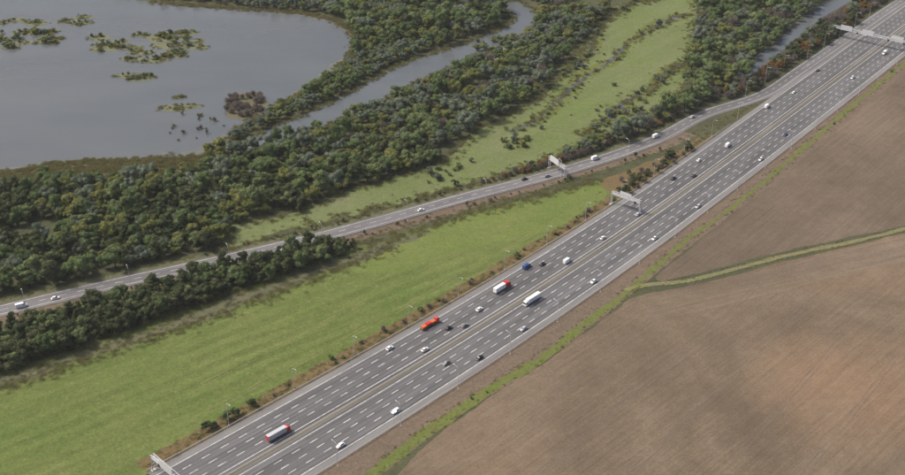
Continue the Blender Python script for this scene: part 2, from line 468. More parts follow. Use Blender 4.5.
sheet('flood_meadow', NMEAD, 0.02, M['flood_meadow'], 3.0, 0.06, 6)
for i, q in enumerate([[(462, 92), (500, 76), (545, 44), (560, 22), (572, 24), (560, 48), (524, 80), (480, 100)],
                       [(476, 58), (510, 44), (545, 22), (556, 8), (566, 10), (552, 32), (516, 56)]]):
    sheet('flood_pool', q, 0.04, M['flood'], 3.0, 0.08, 20 + i)
DITCH = [[(692, 14), (664, 22), (634, 40), (612, 60), (586, 76), (560, 100), (534, 122), (508, 132)], [(640, 0), (612, 14), (596, 32), (590, 52), (574, 66), (556, 74)], [(690, 60), (668, 72), (650, 90), (628, 100), (604, 122), (578, 136)]]
DP = [Path([G(*p) for p in q]) for q in DITCH]
for i, q in enumerate(DP):
    strip('wet_margin', q, lambda d: -4.5 - 2 * math.sin(d * .06 + i), lambda d: 4.5 + 2.5 * math.sin(d * .045), 0.034, M['strip'], amp=3.0, seed=70 + i)
    strip('ditch_water', q, lambda d: -1.3 - 1.1 * math.sin(d * .05 + i), lambda d: 1.5 + 1.2 * math.sin(d * .07), 0.05, M['water'], amp=1.5, seed=75 + i)
MEAD = [(-80, 404), (0, 372), (60, 354), (114, 336), (170, 316), (228, 296), (290, 272), (340, 252), (400, 236), (470, 214), (540, 196), (600, 180), (660, 160), (712, 138), (700, 150), (640, 192), (577, 236), (456, 304), (350, 366), (228, 428), (150, 470), (60, 530), (-120, 560)]
sheet('meadow', MEAD, 0.02, M['meadow'], 2.2, 0.06, 7)
LUSH = [(330, 262), (400, 240), (470, 216), (540, 198), (590, 185), (610, 190), (585, 214), (540, 234), (480, 244), (420, 262), (370, 276)]
sheet('lush_grass', LUSH, 0.028, M['lush'], 4.0, 0.05, 8)
sheet('rust_verge', [(600, 182), (640, 166), (690, 146), (716, 134), (700, 150), (660, 172), (620, 192)], 0.045, M['heath'], 2.0, 0.1, 9)
sheet('rough_grass', [(-60, 398), (0, 376), (114, 340), (228, 300), (300, 272), (352, 252), (430, 232), (400, 246), (320, 276), (228, 312), (114, 350), (0, 388)], 0.035, M['rough'], 3.0, 0.05, 10)
FIELD = [(300, 560), (384, 486), (456, 421), (544, 363), (612, 313), (636, 297), (690, 286), (785, 262), (905, 233), (1010, 208), (1200, 560)]
sheet('ploughed_field', FIELD, 0.02, M['field'], 1.2, 0.08, 11)
FIELD2 = [(656, 279), (690, 248), (752, 198), (834, 130), (905, 72), (990, 6), (1100, 60), (1010, 200), (905, 225), (785, 251), (690, 275)]
sheet('tilled_field', FIELD2, 0.02, M['field2'], 1.0, 0.08, 12)
sheet('headland', [(640, 300), (690, 288), (785, 264), (905, 235), (1010, 210), (1010, 238), (905, 262), (800, 286), (720, 306), (660, 318)], 0.035, M['headland'], 2.0, 0.05, 13)

hz_, hnt, hb = new_mat('haze_air'); hnt.nodes.remove(hb)
hv = hnt.nodes.new('ShaderNodeVolumePrincipled'); hv.inputs['Color'].default_value = (0.92, 0.94, 0.96, 1)
hv.inputs['Density'].default_value = 0.00004; hv.inputs['Anisotropy'].default_value = 0.0
hnt.links.new(hv.outputs[0], hnt.nodes['Material Output'].inputs['Volume'])
mb = MB(); mb.box(-1850, 1850, -450, 3650, -1.0, 345)
hz_o = mb.build('haze', hz_); tag(hz_o, 'thin pale haze in the air over the whole valley', 'haze', kind='stuff')

# motorway centre line, heading north-east
EL = [(150, 463), (228, 423), (350, 362), (456, 300), (577, 232), (640, 192), (700, 150), (760, 105), (820, 60), (896, 3)]
ER = [(354, 458), (446, 401), (512, 347), (608, 288), (674, 239), (734, 189), (800, 139), (905, 60)]
EP = Path([G(*p) for p in EL])
g = []; wid = []
for q in ER:
    q = G(*q); d, o, r = EP.proj(q); c = EP.at(d)[0]
    g.append((q + c) / 2); wid.append(r / 2)
g = [g[0] + (g[0] - g[1]) * 1.3] + g + [g[-1] + (g[-1] - g[-2]) * 1.2]
for _ in range(4): g = [g[0]] + [(g[i - 1] + g[i] * 2 + g[i + 1]) / 4 for i in range(1, len(g) - 1)] + [g[-1]]
MW = Path(g)
_off = MW.off
def wide(d):                       # the carriageways widen towards the near end
    return 1.06 + 0.14 * min(1, max(0, 1 - (d - 60) / 300))
MW.off = lambda d, o: _off(d, o * wide(d))
print('half widths', [round(w, 1) for w in wid])
SLP = [(-60, 327), (0, 311), (114, 284), (228, 259), (340, 232), (456, 200), (540, 178), (610, 157), (660, 138), (704, 115)]
sg = [G(*p) for p in SLP]
dm, om, _ = MW.proj(G(760, 94))
sg += [MW.off(dm, -26.4), MW.off(dm + 60, -25.0), MW.off(dm + 150, -24.4), MW.off(dm + 240, -23.6), MW.off(dm + 330, -19)]
SL = Path(sg)
HW = 20.8
MERGE = dm
def ledge(d): return -HW
strip('earth_bank', MW, HW - 0.5, lambda d: 33.0, 0.025, M['bank'], amp=1.6, seed=4)
GS = [(340, 500), (400, 452), (456, 412), (544, 356), (590, 320), (633, 287), (684, 243), (752, 192), (834, 122), (905, 63), (975, 6)]
GP = Path([G(*p) for p in GS])
sheet('earth_verge', [(330, 490), (400, 436), (446, 405), (512, 348), (608, 290), (674, 240), (734, 190), (800, 140), (905, 60), (985, -4), (1000, 2), (905, 70), (834, 128), (752, 198), (684, 249), (633, 293), (544, 362), (456, 418), (370, 482)], 0.03, M['bank'], 0.8, 0.1, 14)
strip('green_verge', GP, lambda d: -2.8 + 1.4 * min(1, d / 300), lambda d: 3.0 - 1.8 * min(1, d / 280), 0.055, M['strip'], amp=1.9, seed=6)
TP = Path([G(*p) for p in [(626, 290), (650, 284), (690, 280), (785, 256), (850, 242), (905, 229), (1010, 203)]])
strip('field_track', TP, -1.5, 1.6, 0.06, M['track'], amp=1.1, seed=8)
for o in (-0.9, 0.9): strip('wheel_rut', TP, o - 0.25, o + 0.25, 0.075, M['rut'], d0=14, amp=0.3, seed=9)
strip('rough_verge', MW, -28.0, -HW + 0.5, 0.04, M['heath'], d1=MERGE - 90, amp=2.6, seed=10)

# ---------------------------------------------------------------- motorway
mw = strip('motorway', MW, -HW, HW, 0.08, M['asphalt'])
strip('hard_shoulder', MW, -HW, -17.5, 0.095, M['shoulder'], parent=mw)
strip('hard_shoulder', MW, 17.5, HW, 0.095, M['shoulder'], parent=mw)
strip('central_reserve', MW, -1.1, 1.1, 0.11, M['reserve'], parent=mw, amp=0.15)
for o in (-17.4, -2.5, 2.5, 17.4): strip('edge_line', MW, o - 0.16, o + 0.16, 0.115, M['paint'], parent=mw, step=8)
mb = MB()
for o in (-13.72, -10.05, -6.38, 6.38, 10.05, 13.72):
    d = random.uniform(0, 4)
    while d < MW.L - 6:
        a, b, c, e = MW.off(d, o - 0.15), MW.off(d, o + 0.15), MW.off(d + 4.2, o + 0.15), MW.off(d + 4.2, o - 0.15)
        mb.add([(p.x, p.y, 0.115) for p in (a, b, c, e)], [(0, 1, 2, 3)])
        d += 9.5
o = mb.build('lane_dashes', M['paint'], mw); o['kind'] = 'stuff'

sl = strip('slip_road', SL, -5.6, 5.6, 0.14, M['slip'])
for o in (-4.4, 3.2): strip('edge_line', SL, o - 0.13, o + 0.13, 0.155, M['paint'], parent=sl, step=8)
mb = MB(); d = 0
while d < SL.L - 6:
    a, b, c, e = SL.off(d, -0.73), SL.off(d, -0.47), SL.off(d + 4, -0.47), SL.off(d + 4, -0.73)
    mb.add([(p.x, p.y, 0.155) for p in (a, b, c, e)], [(0, 1, 2, 3)]); d += 9.5
o = mb.build('lane_dashes', M['paint'], sl); o['kind'] = 'stuff'
strip('slip_verge', SL, 5.0, lambda d: 12.5 + 2 * math.sin(d * 0.03), 0.05, M['bank'], d1=SL.L - 420, amp=1.6, seed=12)
strip('slip_verge', SL, -10.0, -5.0, 0.05, M['rough'], d1=SL.L - 420, amp=1.6, seed=13)

# tractor tramlines in the field (pairs of wheel marks)
for k, off in enumerate((52, 76, 100, 124, 148, 172, 196)):
    for w in (-0.9, 0.9):
        a, b = (30, 330) if off > 60 else (30, 300)
        o_ = strip('tramline', MW, off + w - 0.16, off + w + 0.16, 0.045, M['tram'], d0=a + 10 * random.random(), d1=b - off * 0.35, amp=0.35, seed=40 + k)
for k, off in enumerate((50, 74, 98, 122, 146)):
    for w in (-0.9, 0.9):
        strip('tramline', MW, off + w - 0.15, off + w + 0.15, 0.046, M['tram'], d0=400 + off * 0.6, d1=MW.L - 60, amp=0.3, seed=60 + k)
for k, off in enumerate((-34, -49)):
    for w in (-0.9, 0.9):
        strip('grass_track', MW, off + w - 0.22, off + w + 0.22, 0.05, M['meadow_track'], d0=30 + 20 * k, d1=330 - 40 * k, amp=1.0, seed=90 + k)
for k, off in enumerate((9, 16, 23)):
    for w in (-0.9, 0.9):
        strip('tramline', TP, off + w - 0.16, off + w + 0.16, 0.05, M['tram'], d0=20 + 4 * off, amp=0.6, seed=80 + k)

# ---------------------------------------------------------------- safety barriers
def barrier(name, path, off, d0, d1, label, concrete=False):
    t = empty(name)
    tag(t, label, 'barrier')
    rail = MB(); post = MB(); n = int((d1 - d0) / 8)
    prof = [(-0.3, 0.0), (-0.14, 0.3), (-0.1, 0.9), (0.1, 0.9), (0.14, 0.3), (0.3, 0.0)] if concrete else [(-0.06, 0.45), (-0.02, 0.6), (-0.06, 0.78), (0.06, 0.78), (0.1, 0.6), (0.06, 0.45)]
    rings = []
    for i in range(n + 1):
        d = d0 + (d1 - d0) * i / n
        rings.append([(*path.off(d, off + u), 0.11 + z) for u, z in prof])
        if not concrete:
            p = path.off(d, off + 0.12); post.box(p.x - .06, p.x + .06, p.y - .06, p.y + .06, 0, 0.7)
    rail.loft(rings)
    rail.build('wall' if concrete else 'rail', M['concrete'] if concrete else M['steel'], t)
    if not concrete:
        q = post.build('posts', M['steel'], t); q['kind'] = 'stuff'
    return t
barrier('crash_barrier', MW, 0.0, 0, MW.L, 'grey steel crash barrier down the central reserve of the motorway')
barrier('crash_barrier', MW, HW + 0.5, 0, MW.L, 'grey steel crash barrier between near carriageway and brown earth bank')
barrier('crash_barrier', MW, -HW - 0.6, 0, MERGE - 60, 'grey steel crash barrier between far carriageway and green meadow')
barrier('crash_barrier', SL, 6.0, 60, SL.L - 440, 'thin grey crash barrier along the meadow side of the slip road')

# ---------------------------------------------------------------- gantries and lamps
def gantry(name, path, d, o0, o1, h, label, panels, boxes=(), panel_mat='sign_back'):
    p, t = path.at(d); ang = math.atan2(-t.x, t.y)      # local +x points right of travel, +y along travel
    e = empty(name, (p.x, p.y, 0.0), ang)
    tag(e, label, 'gantry', 'gantries over the roads')
    for x in (o0, o1):
        m = MB()
        for y in (-0.7, 0.7): m.tube((x, y, 0), (x, y, h + 1.4), 0.22, 0.18, 8)
        for z in (1.5, 3.2, 4.9): m.tube((x, -0.7, z), (x, 0.7, z + 0.8), 0.08, 0.08, 5)
        q = m.build('leg', M['pale_steel'], e)
        b = MB(); b.box(x - 0.8, x + 0.8, -1.3, 1.3, 0.0, 0.35); b.build('footing', M['concrete'], q)
    m = MB(); n = int(abs(o1 - o0) / 2.2)
    for y in (-0.7, 0.7):
        for z in (h, h + 1.4): m.box(o0, o1, y - 0.13, y + 0.13, z - 0.13, z + 0.13)
    for i in range(n):
        a = o0 + (o1 - o0) * i / n; b = o0 + (o1 - o0) * (i + 1) / n
        for y in (-0.7, 0.7): m.tube((a, y, h + (1.4 if i % 2 else 0)), (b, y, h + (0 if i % 2 else 1.4)), 0.07, 0.07, 4)
        m.tube((a, -0.7, h + 1.4), (b, 0.7, h + 1.4), 0.06, 0.06, 4)
    m.build('truss', M['pale_steel'], e)
    m = MB(); m.box(o0, o1, -0.55, 0.55, h + 0.15, h + 0.22); m.build('walkway', M['steel'], e)
    for (x, w, hh, y) in panels:
        m = MB(); m.box(x - w / 2, x + w / 2, y - 0.07, y + 0.07, h - 0.3, h - 0.3 + hh)
        q = m.build('sign_panel', M[panel_mat], e)
        for k in (-0.3, 0.3):
            m = MB(); m.box(x + k * w - 0.06, x + k * w + 0.06, y + (0.075 if y < 0 else -0.075) - 0.06, y + (0.075 if y < 0 else -0.075) + 0.06, h - 0.2, h + hh - 0.5)
            m.build('panel_brace', M['steel'], q)
    for x in boxes:
        m = MB(); m.box(x - 0.7, x + 0.7, -1.05, -0.8, h - 1.0, h + 0.4); q = m.build('lane_signal', M['dark_box'], e)
        m = MB(); m.box(x - 0.6, x + 0.6, -1.08, -1.055, h - 0.9, h + 0.3); m.build('signal_face', M['chassis'], q)
    return e
d_, o_, _ = MW.proj(G(186, 482))
GANT0 = MW.proj(G(150, 466))[0]
gantry('sign_gantry', MW, GANT0, -24.5, 24.5, 7.0, 'pale steel gantry with wide sign panels cut by the bottom left corner', [(-13, 9.5, 4.0, -0.9), (9, 8, 3.6, 0.9)], (-18, -5, 6, 16))
d2 = MW.proj(G(606, 202))[0]
gantry('sign_gantry', MW, d2, -24.0, -5.0, 7.0, 'pale gantry with one big panel over the far carriageway, mid motorway', [(-15.5, 7.5, 3.2, 0.9)], (-8,))
d3 = MW.proj(G(858, 42))[0]
gantry('sign_gantry', MW, d3, -37.0, 25, 7.2, 'long white lattice gantry across every lane at top right', [(-27, 9, 4.0, -0.9), (-10, 9, 4.0, -0.9), (12, 9, 4.0, 0.9)], (-18, 6, 18))
d4 = SL.proj(G(556, 172))[0]
gantry('sign_gantry', SL, d4, -8.5, 8.0, 6.0, 'short white gantry with a sign panel spanning only the slip road', [(-2.5, 8.5, 4.0, -0.9)])

def lamp_proto():
    e = empty('street_lamp')
    m = MB(); m.tube((0, 0, 0), (0, 0, 11.5), 0.12, 0.07, 8); pole = m.build('pole', M['pale_steel'], e)
    m = MB(); m.box(-0.3, 0.3, -0.3, 0.3, 0, 0.12); m.build('base_plate', M['steel'], pole)
    m = MB(); m.tube((0, 0, 11.45), (0, 1.0, 12.0), 0.08, 0.07, 6); m.tube((0, 1.0, 12.0), (0, 2.1, 12.1), 0.07, 0.06, 6); m.build('arm', M['pale_steel'], e)
    m = MB(); m.box(-0.22, 0.22, 2.0, 3.0, 12.02, 12.24, 0.06); hd = m.build('lamp_head', M['steel'], e)
    m = MB(); m.box(-0.16, 0.16, 2.15, 2.9, 11.97, 12.015); m.build('lens', M['lamp_glass'], hd)
    return e
def copy_tree(o, parent=None):
    c = o.copy(); COL.objects.link(c)
    if parent: c.parent = parent
    for ch in list(o.children): copy_tree(ch, c)
    return c
LAMP = lamp_proto(); used = False
def lamp(path, d, off, inward, label, group):
    global used
    o = LAMP if not used else copy_tree(LAMP)
    used = True
    p, t = path.at(d); q = path.off(d, off)
    n = Vector((t.y, -t.x)) * (-1 if inward == 'left' else 1)
    o.location = (q.x, q.y, 0.0)
    o.rotation_euler = (0, 0, math.atan2(-n.x, n.y))
    tag(o, label, 'street lamp', group)
for k in range(19):
    d = 42 + 36 * k
    if d < MERGE - 40:
        lamp(MW, d, -22.3, 'right', 'tall pale street lamp on the meadow side of the motorway', 'lamps on the far edge of the motorway')
for k in range(20):
    lamp(MW, 58 + 36 * k, 22.4, 'left', 'tall pale street lamp on the ploughed field side of the motorway', 'lamps on the near edge of the motorway')
for k in range(8):
    lamp(SL, 40 + 52 * k, 7.0, 'left', 'slim pale street lamp on the meadow side of the slip road', 'lamps along the slip road')
for k in range(8):
    d = MERGE - 10 + 30 * k
    lamp(MW, d, -34.5 if k < 3 else -30, 'right', 'pale street lamp before the dark trees where the slip road joins', 'lamps at the slip road merge')

# ---------------------------------------------------------------- vehicles
def wheel(parent, x, y, r, w):
    m = MB(); m.tube((x, y - w / 2, r), (x, y + w / 2, r), r, r, 12); t = m.build('wheel', M['rubber'], parent)
    s = 1 if y > 0 else -1
    m = MB(); m.tube((x, y + s * w / 2, r), (x, y + s * (w / 2 + 0.02), r), r * 0.62, r * 0.55, 10); m.build('rim', M['rim'], t)

def car_proto(colour, estate=False):
    e = empty('parked_car'.replace('parked_', ''))
    L, Wd = (4.5, 1.82) if estate else (4.2, 1.76)
    hl, hw = L / 2, Wd / 2
    def ring(x, w, z0, z1, c=0.12):
        return [(x, -w, z0), (x, w, z0), (x, w + 0.02, (z0 + z1) / 2), (x, w - c, z1), (x, -w + c, z1), (x, -w - 0.02, (z0 + z1) / 2)]
    m = MB()
    m.loft([ring(-hl, hw * .82, .34, .72, .1), ring(-hl + .12, hw * .96, .24, .92), ring(-hl + .7, hw, .22, .95), ring(-.2, hw, .2, .93), ring(.75, hw, .2, .92), ring(hl - .55, hw * .98, .22, .80), ring(hl - .12, hw * .9, .26, .68), ring(hl, hw * .74, .34, .56, .1)])
    m.build('body', PAINT[colour], e, True)
    r0 = -hl + (.25 if estate else .62)
    m = MB()
    m.loft([[(r0 - .15, -hw * .84, .9), (r0 - .15, hw * .84, .9), (r0 - .1, hw * .82, .96), (r0 - .1, -hw * .82, .96)],
            [(r0 + .25, -hw * .86, .9), (r0 + .25, hw * .86, .9), (r0 + .25, hw * .72, 1.38), (r0 + .25, -hw * .72, 1.38)],
            [(.25, -hw * .88, .9), (.25, hw * .88, .9), (.25, hw * .72, 1.42), (.25, -hw * .72, 1.42)],
            [(1.05, -hw * .84, .88), (1.05, hw * .84, .88), (1.0, hw * .82, .95), (1.0, -hw * .82, .95)]])
    m.build('windows', M['glass'], e)
    m = MB()
    m.loft([[(r0 + .22, -hw * .73, 1.37), (r0 + .22, hw * .73, 1.37), (r0 + .25, hw * .68, 1.45), (r0 + .25, -hw * .68, 1.45)],
            [(-.2, -hw * .75, 1.42), (-.2, hw * .75, 1.42), (-.2, hw * .69, 1.50), (-.2, -hw * .69, 1.50)],
            [(.32, -hw * .73, 1.40), (.32, hw * .73, 1.40), (.28, hw * .68, 1.46), (.28, -hw * .68, 1.46)]])
    m.build('roof', PAINT[colour], e, True)
    for x in (-hl + .8, hl - .82):
        for y in (-hw + .1, hw - .1): wheel(e, x, y, .32, .2)
    for y in (-hw + .32, hw - .32):
        m = MB(); m.box(hl - .2, hl - .04, y - .17, y + .17, .58, .70, .02); m.build('headlight', M['head'], e)
        m = MB(); m.box(-hl + .0, -hl + .12, y - .16, y + .16, .70, .84, .02); m.build('tail_light', M['tail'], e)
    return e

def van_proto(colour):
    e = empty('van'); hw = .98
    def ring(x, w, z0, z1): return [(x, -w, z0), (x, w, z0), (x, w + .01, z1 * .6), (x, w - .14, z1), (x, -w + .14, z1), (x, -w - .01, z1 * .6)]
    m = MB(); m.loft([ring(-2.7, hw * .96, .4, 2.3), ring(-2.5, hw, .3, 2.4), ring(1.1, hw, .3, 2.4), ring(1.5, hw * .99, .3, 2.2), ring(2.2, hw * .97, .3, 1.35), ring(2.75, hw * .92, .35, 1.05), ring(2.9, hw * .85, .4, .8)])
    m.build('body', PAINT[colour], e, False)
    m = MB(); m.add([(1.56, -.74, 2.16), (1.56, .74, 2.16), (2.21, .82, 1.42), (2.21, -.82, 1.42)], [(0, 1, 2, 3)]); m.v = [(x + .03, y, z + .02) for x, y, z in m.v]; m.build('windscreen', M['glass'], e)
    for s in (-1, 1):
        m = MB(); m.box(.75, 1.6, s * .985 - .015, s * .985 + .015, 1.45, 1.95); m.build('side_window', M['glass'], e)
        m = MB(); m.box(2.7, 2.88, s * .66 - .15, s * .66 + .15, .85, 1.02, .02); m.build('headlight', M['head'], e)
        m = MB(); m.box(-2.74, -2.66, s * .84 - .08, s * .84 + .08, .9, 1.4); m.build('tail_light', M['tail'], e)
        for x in (-1.75, 1.9): wheel(e, x, s * .86, .36, .24)
    return e

def lorry_proto(cab, box, rear=None, deck=False, front=None):
    e = empty('lorry'); hw = 1.24
    m = MB()
    def ring(x, w, z0, z1): return [(x, -w, z0), (x, w, z0), (x, w, z1 - .3), (x, w - .18, z1), (x, -w + .18, z1), (x, -w, z1 - .3)]
    m.loft([ring(5.6, hw, .9, 3.3), ring(6.2, hw, .55, 3.55), ring(7.5, hw, .5, 3.25), ring(7.9, hw * .96, .5, 2.9), ring(8.05, hw * .92, .55, 1.6)])
    c = m.build('cab', PAINT[cab], e)
    m = MB(); m.add([(7.93, -1.05, 2.80), (7.93, 1.05, 2.80), (8.06, 1.08, 1.75), (8.06, -1.08, 1.75)], [(0, 1, 2, 3)]); m.v = [(x + .05, y, z) for x, y, z in m.v]; m.build('windscreen', M['glass'], c)
    for s in (-1, 1):
        m = MB(); m.box(6.7, 7.5, s * 1.25 - .015, s * 1.25 + .015, 1.75, 2.6); m.build('side_window', M['glass'], c)
        m = MB(); m.box(7.98, 8.1, s * .9 - .2, s * .9 + .2, .75, .98, .02); m.build('headlight', M['head'], c)
    m = MB(); m.box(-7.6, 7.4, -.45, .45, .75, 1.05); m.build('chassis', M['chassis'], e)
    if deck:
        m = MB(); m.box(-8.0, 5.2, -1.27, 1.27, 1.1, 1.3); t = m.build('flatbed', M['chassis'], e)
        for k, x0 in enumerate((-7.6, -3.3, 1.0)):
            m = MB(); m.box(x0, x0 + 3.9, -1.2, 1.2, 1.32, 2.5 + .3 * (k % 2), .05); m.build('load_crate', PAINT[('orange', 'red', 'orange')[k]], t)
    else:
        m = MB(); m.box(-8.2, 5.2, -1.275, 1.275, 1.12, 4.0, .03); t = m.build('trailer', PAINT[box], e)
        m = MB()
        for s in (-1, 1): m.box(-8.24, -8.205, s * .63 - .6, s * .63 + .6, 1.2, 3.9)
        m.build('rear_doors', PAINT[rear or box], t)
        if front:
            m = MB(); m.box(2.2, 5.24, -1.3, 1.3, 1.10, 4.06, .03); m.build('headboard', PAINT[front], t)
        m = MB()
        for k in range(8 if front else 11):
            x = -7.6 + 1.2 * k; m.box(x - .04, x + .04, -1.25, 1.25, 4.0, 4.03)
        m.build('roof_ribs', M['sign_back'], t)
    for s in (-1, 1):
        for x in (-6.4, -5.1, -3.8, 4.4, 7.0): wheel(e, x, s * 1.08, .5, .3)
        m = MB(); m.box(-8.25, -8.18, s * .95 - .2, s * .95 + .2, .82, 1.0); m.build('tail_light', M['tail'], e)
        m = MB(); m.box(-2.6, 2.6, s * 1.22 - .03, s * 1.22 + .03, .55, 1.0); m.build('side_guard', M['chassis'], e)
    return e

PROTO = {}
def vehicle(kind, colour, px, label, cat, path=None, heading=1, lanes=None, extra=None):
    key = (kind, colour, str(extra))
    if key in PROTO: o = copy_tree(PROTO[key])
    else:
        o = car_proto(colour, kind == 'estate') if kind in ('car', 'estate') else van_proto(colour) if kind == 'van' else lorry_proto(colour, **(extra or {}))
        PROTO[key] = o
    path = path or MW
    d, off, _ = path.proj(G(*px))
    off = min(lanes, key=lambda l: abs(l - off))
    p = path.off(d, off); _, t = path.at(d)
    if heading < 0: t = -t
    if kind == 'lorry': o.scale = (0.72, 0.84, 0.84)
    o.location = (p.x, p.y, 0.12 if path is MW else 0.158)
    o.rotation_euler = (0, 0, math.atan2(t.y, t.x) + R(random.uniform(-.6, .6)))
    tag(o, label, cat, 'vehicles on the motorway' if path is MW else 'vehicles on the slip road')
FAR = (-15.5, -11.9, -8.2, -4.5); NEAR = (15.5, 11.9, 8.2, 4.5)
vehicle('lorry', 'red', (280, 437), 'lorry with red cab and grey trailer with red rear doors, lowest on the motorway', 'lorry', lanes=FAR, extra=dict(box='silver', rear='red'))
vehicle('lorry', 'red', (426, 324), 'red lorry carrying orange and red crates beside the meadow edge', 'lorry', lanes=(-15.5,), extra=dict(box='red', deck=True))
vehicle('lorry', 'red', (505, 291), 'lorry with red cab and red fronted white trailer, far carriageway mid motorway', 'lorry', lanes=FAR[:2], extra=dict(box='white', front='red'))
vehicle('lorry', 'white', (540, 306), 'all white box lorry on the near carriageway opposite the red cabbed lorry', 'lorry', heading=-1, lanes=(4.5,), extra=dict(box='white'))
F = 'far'; Nr = 'near'
for kind, colour, px, side, label in [
    ('car', 'black', (451, 330), F, 'black car beside the tail of the red crate lorry, middle lane'),
    ('car', 'white', (424, 350), F, 'white car in an inner lane below the red crate lorry'),
    ('car', 'white', (395, 352), F, 'white car in the outer lane trailing the red crate lorry'),
    ('car', 'grey', (468, 328), F, 'grey car to the right of the black car by the red crate lorry'),
    ('car', 'white', (479, 310), F, 'white car between red crate lorry and red cabbed lorry'),
    ('van', 'dark blue', (522, 266), F, 'dark blue van by the meadow edge above the red cabbed lorry'),
    ('car', 'black', (545, 266), F, 'black car just ahead of the dark blue van'),
    ('van', 'white', (566, 262), F, 'white van in the middle lanes ahead of the black car'),
    ('car', 'white', (606, 240), F, 'white car on the far carriageway approaching the single panel gantry'),
    ('car', 'silver', (640, 216), F, 'silver car just past the single panel gantry on far carriageway'),
    ('estate', 'black', (676, 180), F, 'long black estate car near the dark bushes on far carriageway'),
    ('car', 'black', (692, 176), F, 'small black car beside the black estate on far carriageway'),
    ('car', 'white', (702, 162), F, 'white car ahead of the small black car on far carriageway'),
    ('van', 'white', (726, 146), F, 'white van where the slip road draws alongside the motorway'),
    ('van', 'white', (768, 108), F, 'white van below the row of merge lamps at upper right'),
    ('car', 'white', (796, 94), F, 'white car before the long lattice gantry on far carriageway'),
    ('car', 'black', (820, 72), F, 'black car just short of the long lattice gantry'),
    ('car', 'silver', (866, 36), F, 'silver car beyond the long lattice gantry at top right'),
    ('estate', 'white', (396, 412), Nr, 'long white estate car on near carriageway right of the lowest lorry'),
    ('car', 'white', (340, 446), Nr, 'white car nearest the bottom edge on near carriageway'),
    ('car', 'black', (474, 356), Nr, 'black car by the shoulder of near carriageway below the white lorry'),
    ('car', 'silver', (520, 328), Nr, 'silver car near the shoulder just below the all white box lorry'),
    ('car', 'white', (588, 280), Nr, 'white car behind the all white box lorry on near carriageway'),
    ('car', 'grey', (446, 364), Nr, 'grey car in the lane by the central barrier, near carriageway'),
    ('car', 'white', (656, 240), Nr, 'white car level with the field track junction on near carriageway'),
    ('estate', 'silver', (694, 206), Nr, 'long silver estate on near carriageway beside the tilled field'),
    ('car', 'white', (760, 160), Nr, 'white car alone on the near carriageway beside upper tilled field'),
    ('car', 'dark blue', (786, 136), Nr, 'dark blue car on the near carriageway approaching from the gantry'),
    ('car', 'white', (850, 78), Nr, 'white car just this side of the lattice gantry, near carriageway'),
    ('van', 'white', (884, 54), Nr, 'white van beyond the lattice gantry on near carriageway')]:
    vehicle(kind, colour, px, label, 'car' if kind != 'van' else 'van', heading=1 if side == F else -1, lanes=FAR if side == F else NEAR)
for kind, colour, px, label, hd in [
    ('van', 'white', (22, 309), 'white van at the left end of the slip road by the dark belt', 1),
    ('car', 'white', (56, 300), 'white car ahead of the leftmost van on the slip road', 1),
    ('car', 'black', (526, 181), 'black car on the slip road left of its gantry', 1),
    ('estate', 'grey', (546, 176), 'grey estate car just under the short slip road gantry', 1),
    ('van', 'white', (594, 159), 'white van on the slip road just past its gantry', 1),
    ('van', 'white', (652, 136), 'white van on the slip road beside the rusty brown verge', 1),
    ('car', 'white', (420, 210), 'white car alone midway along the slip road', 1),
    ('car', 'silver', (690, 117), 'silver car on the slip road nearing the motorway', 1)]:
    vehicle(kind, colour, px, label, 'car' if kind != 'van' else 'van', SL, hd, (-2.4, 1.4))

# ---------------------------------------------------------------- trees
import numpy as np
def crown_mesh(name, seed, mat, h, r, base, lumps, per, leaf, droop=0.0, conic=0.0):
    rs = np.random.RandomState(seed)
    V = []; Fc = []
    def quad(c, n, s):
        n = n / (np.linalg.norm(n) + 1e-9)
        a = np.cross(n, rs.normal(size=3)); a /= np.linalg.norm(a) + 1e-9
        b = np.cross(n, a); k = len(V)
        s1, s2 = s * rs.uniform(.7, 1.2), s * rs.uniform(.45, .9)
        V.extend([c - a * s1, c - b * s2, c + a * s1 + n * s * .2, c + b * s2]); Fc.append((k, k + 1, k + 2, k + 3))
    zc = (h + base) / 2; hz = (h - base) / 2
    for i in range(lumps):
        t = rs.uniform(-1, 1) if i else .6
        an = rs.uniform(0, 2 * math.pi); rad = r * math.sqrt(max(0.05, 1 - t * t)) * (1 - conic * (t + 1) / 2) * rs.uniform(.2, .92)
        c = np.array([rad * math.cos(an), rad * math.sin(an), zc + hz * t * .68])
        lr = r * rs.uniform(.24, .48) * (1 - .35 * conic * (t + 1) / 2)
        k0 = len(V); NN, MM = 5, 7                                   # inner mass
        for a in range(NN + 1):
            th = math.pi * a / NN
            for b in range(MM):
                ph = 2 * math.pi * b / MM
                q = rs.uniform(.62, .86) * lr
                V.append(c + np.array([q * math.sin(th) * math.cos(ph), q * math.sin(th) * math.sin(ph), q * math.cos(th) * .85]))
        for a in range(NN):
            for b in range(MM): Fc.append((k0 + a * MM + b, k0 + a * MM + (b + 1) % MM, k0 + (a + 1) * MM + (b + 1) % MM, k0 + (a + 1) * MM + b))
        for _ in range(per):
            d = rs.normal(size=3); d /= np.linalg.norm(d)
            if d[2] < -.4: d[2] *= -.6
            p = c + d * lr * rs.uniform(.78, 1.12) * np.array([1, 1, .85])
            quad(p, d + rs.normal(size=3) * .55, leaf * rs.uniform(.6, 1.25))
    me = bpy.data.meshes.new(name)
    me.from_pydata([tuple(v) for v in V], [], Fc); me.materials.append(mat); me.update()
    return me

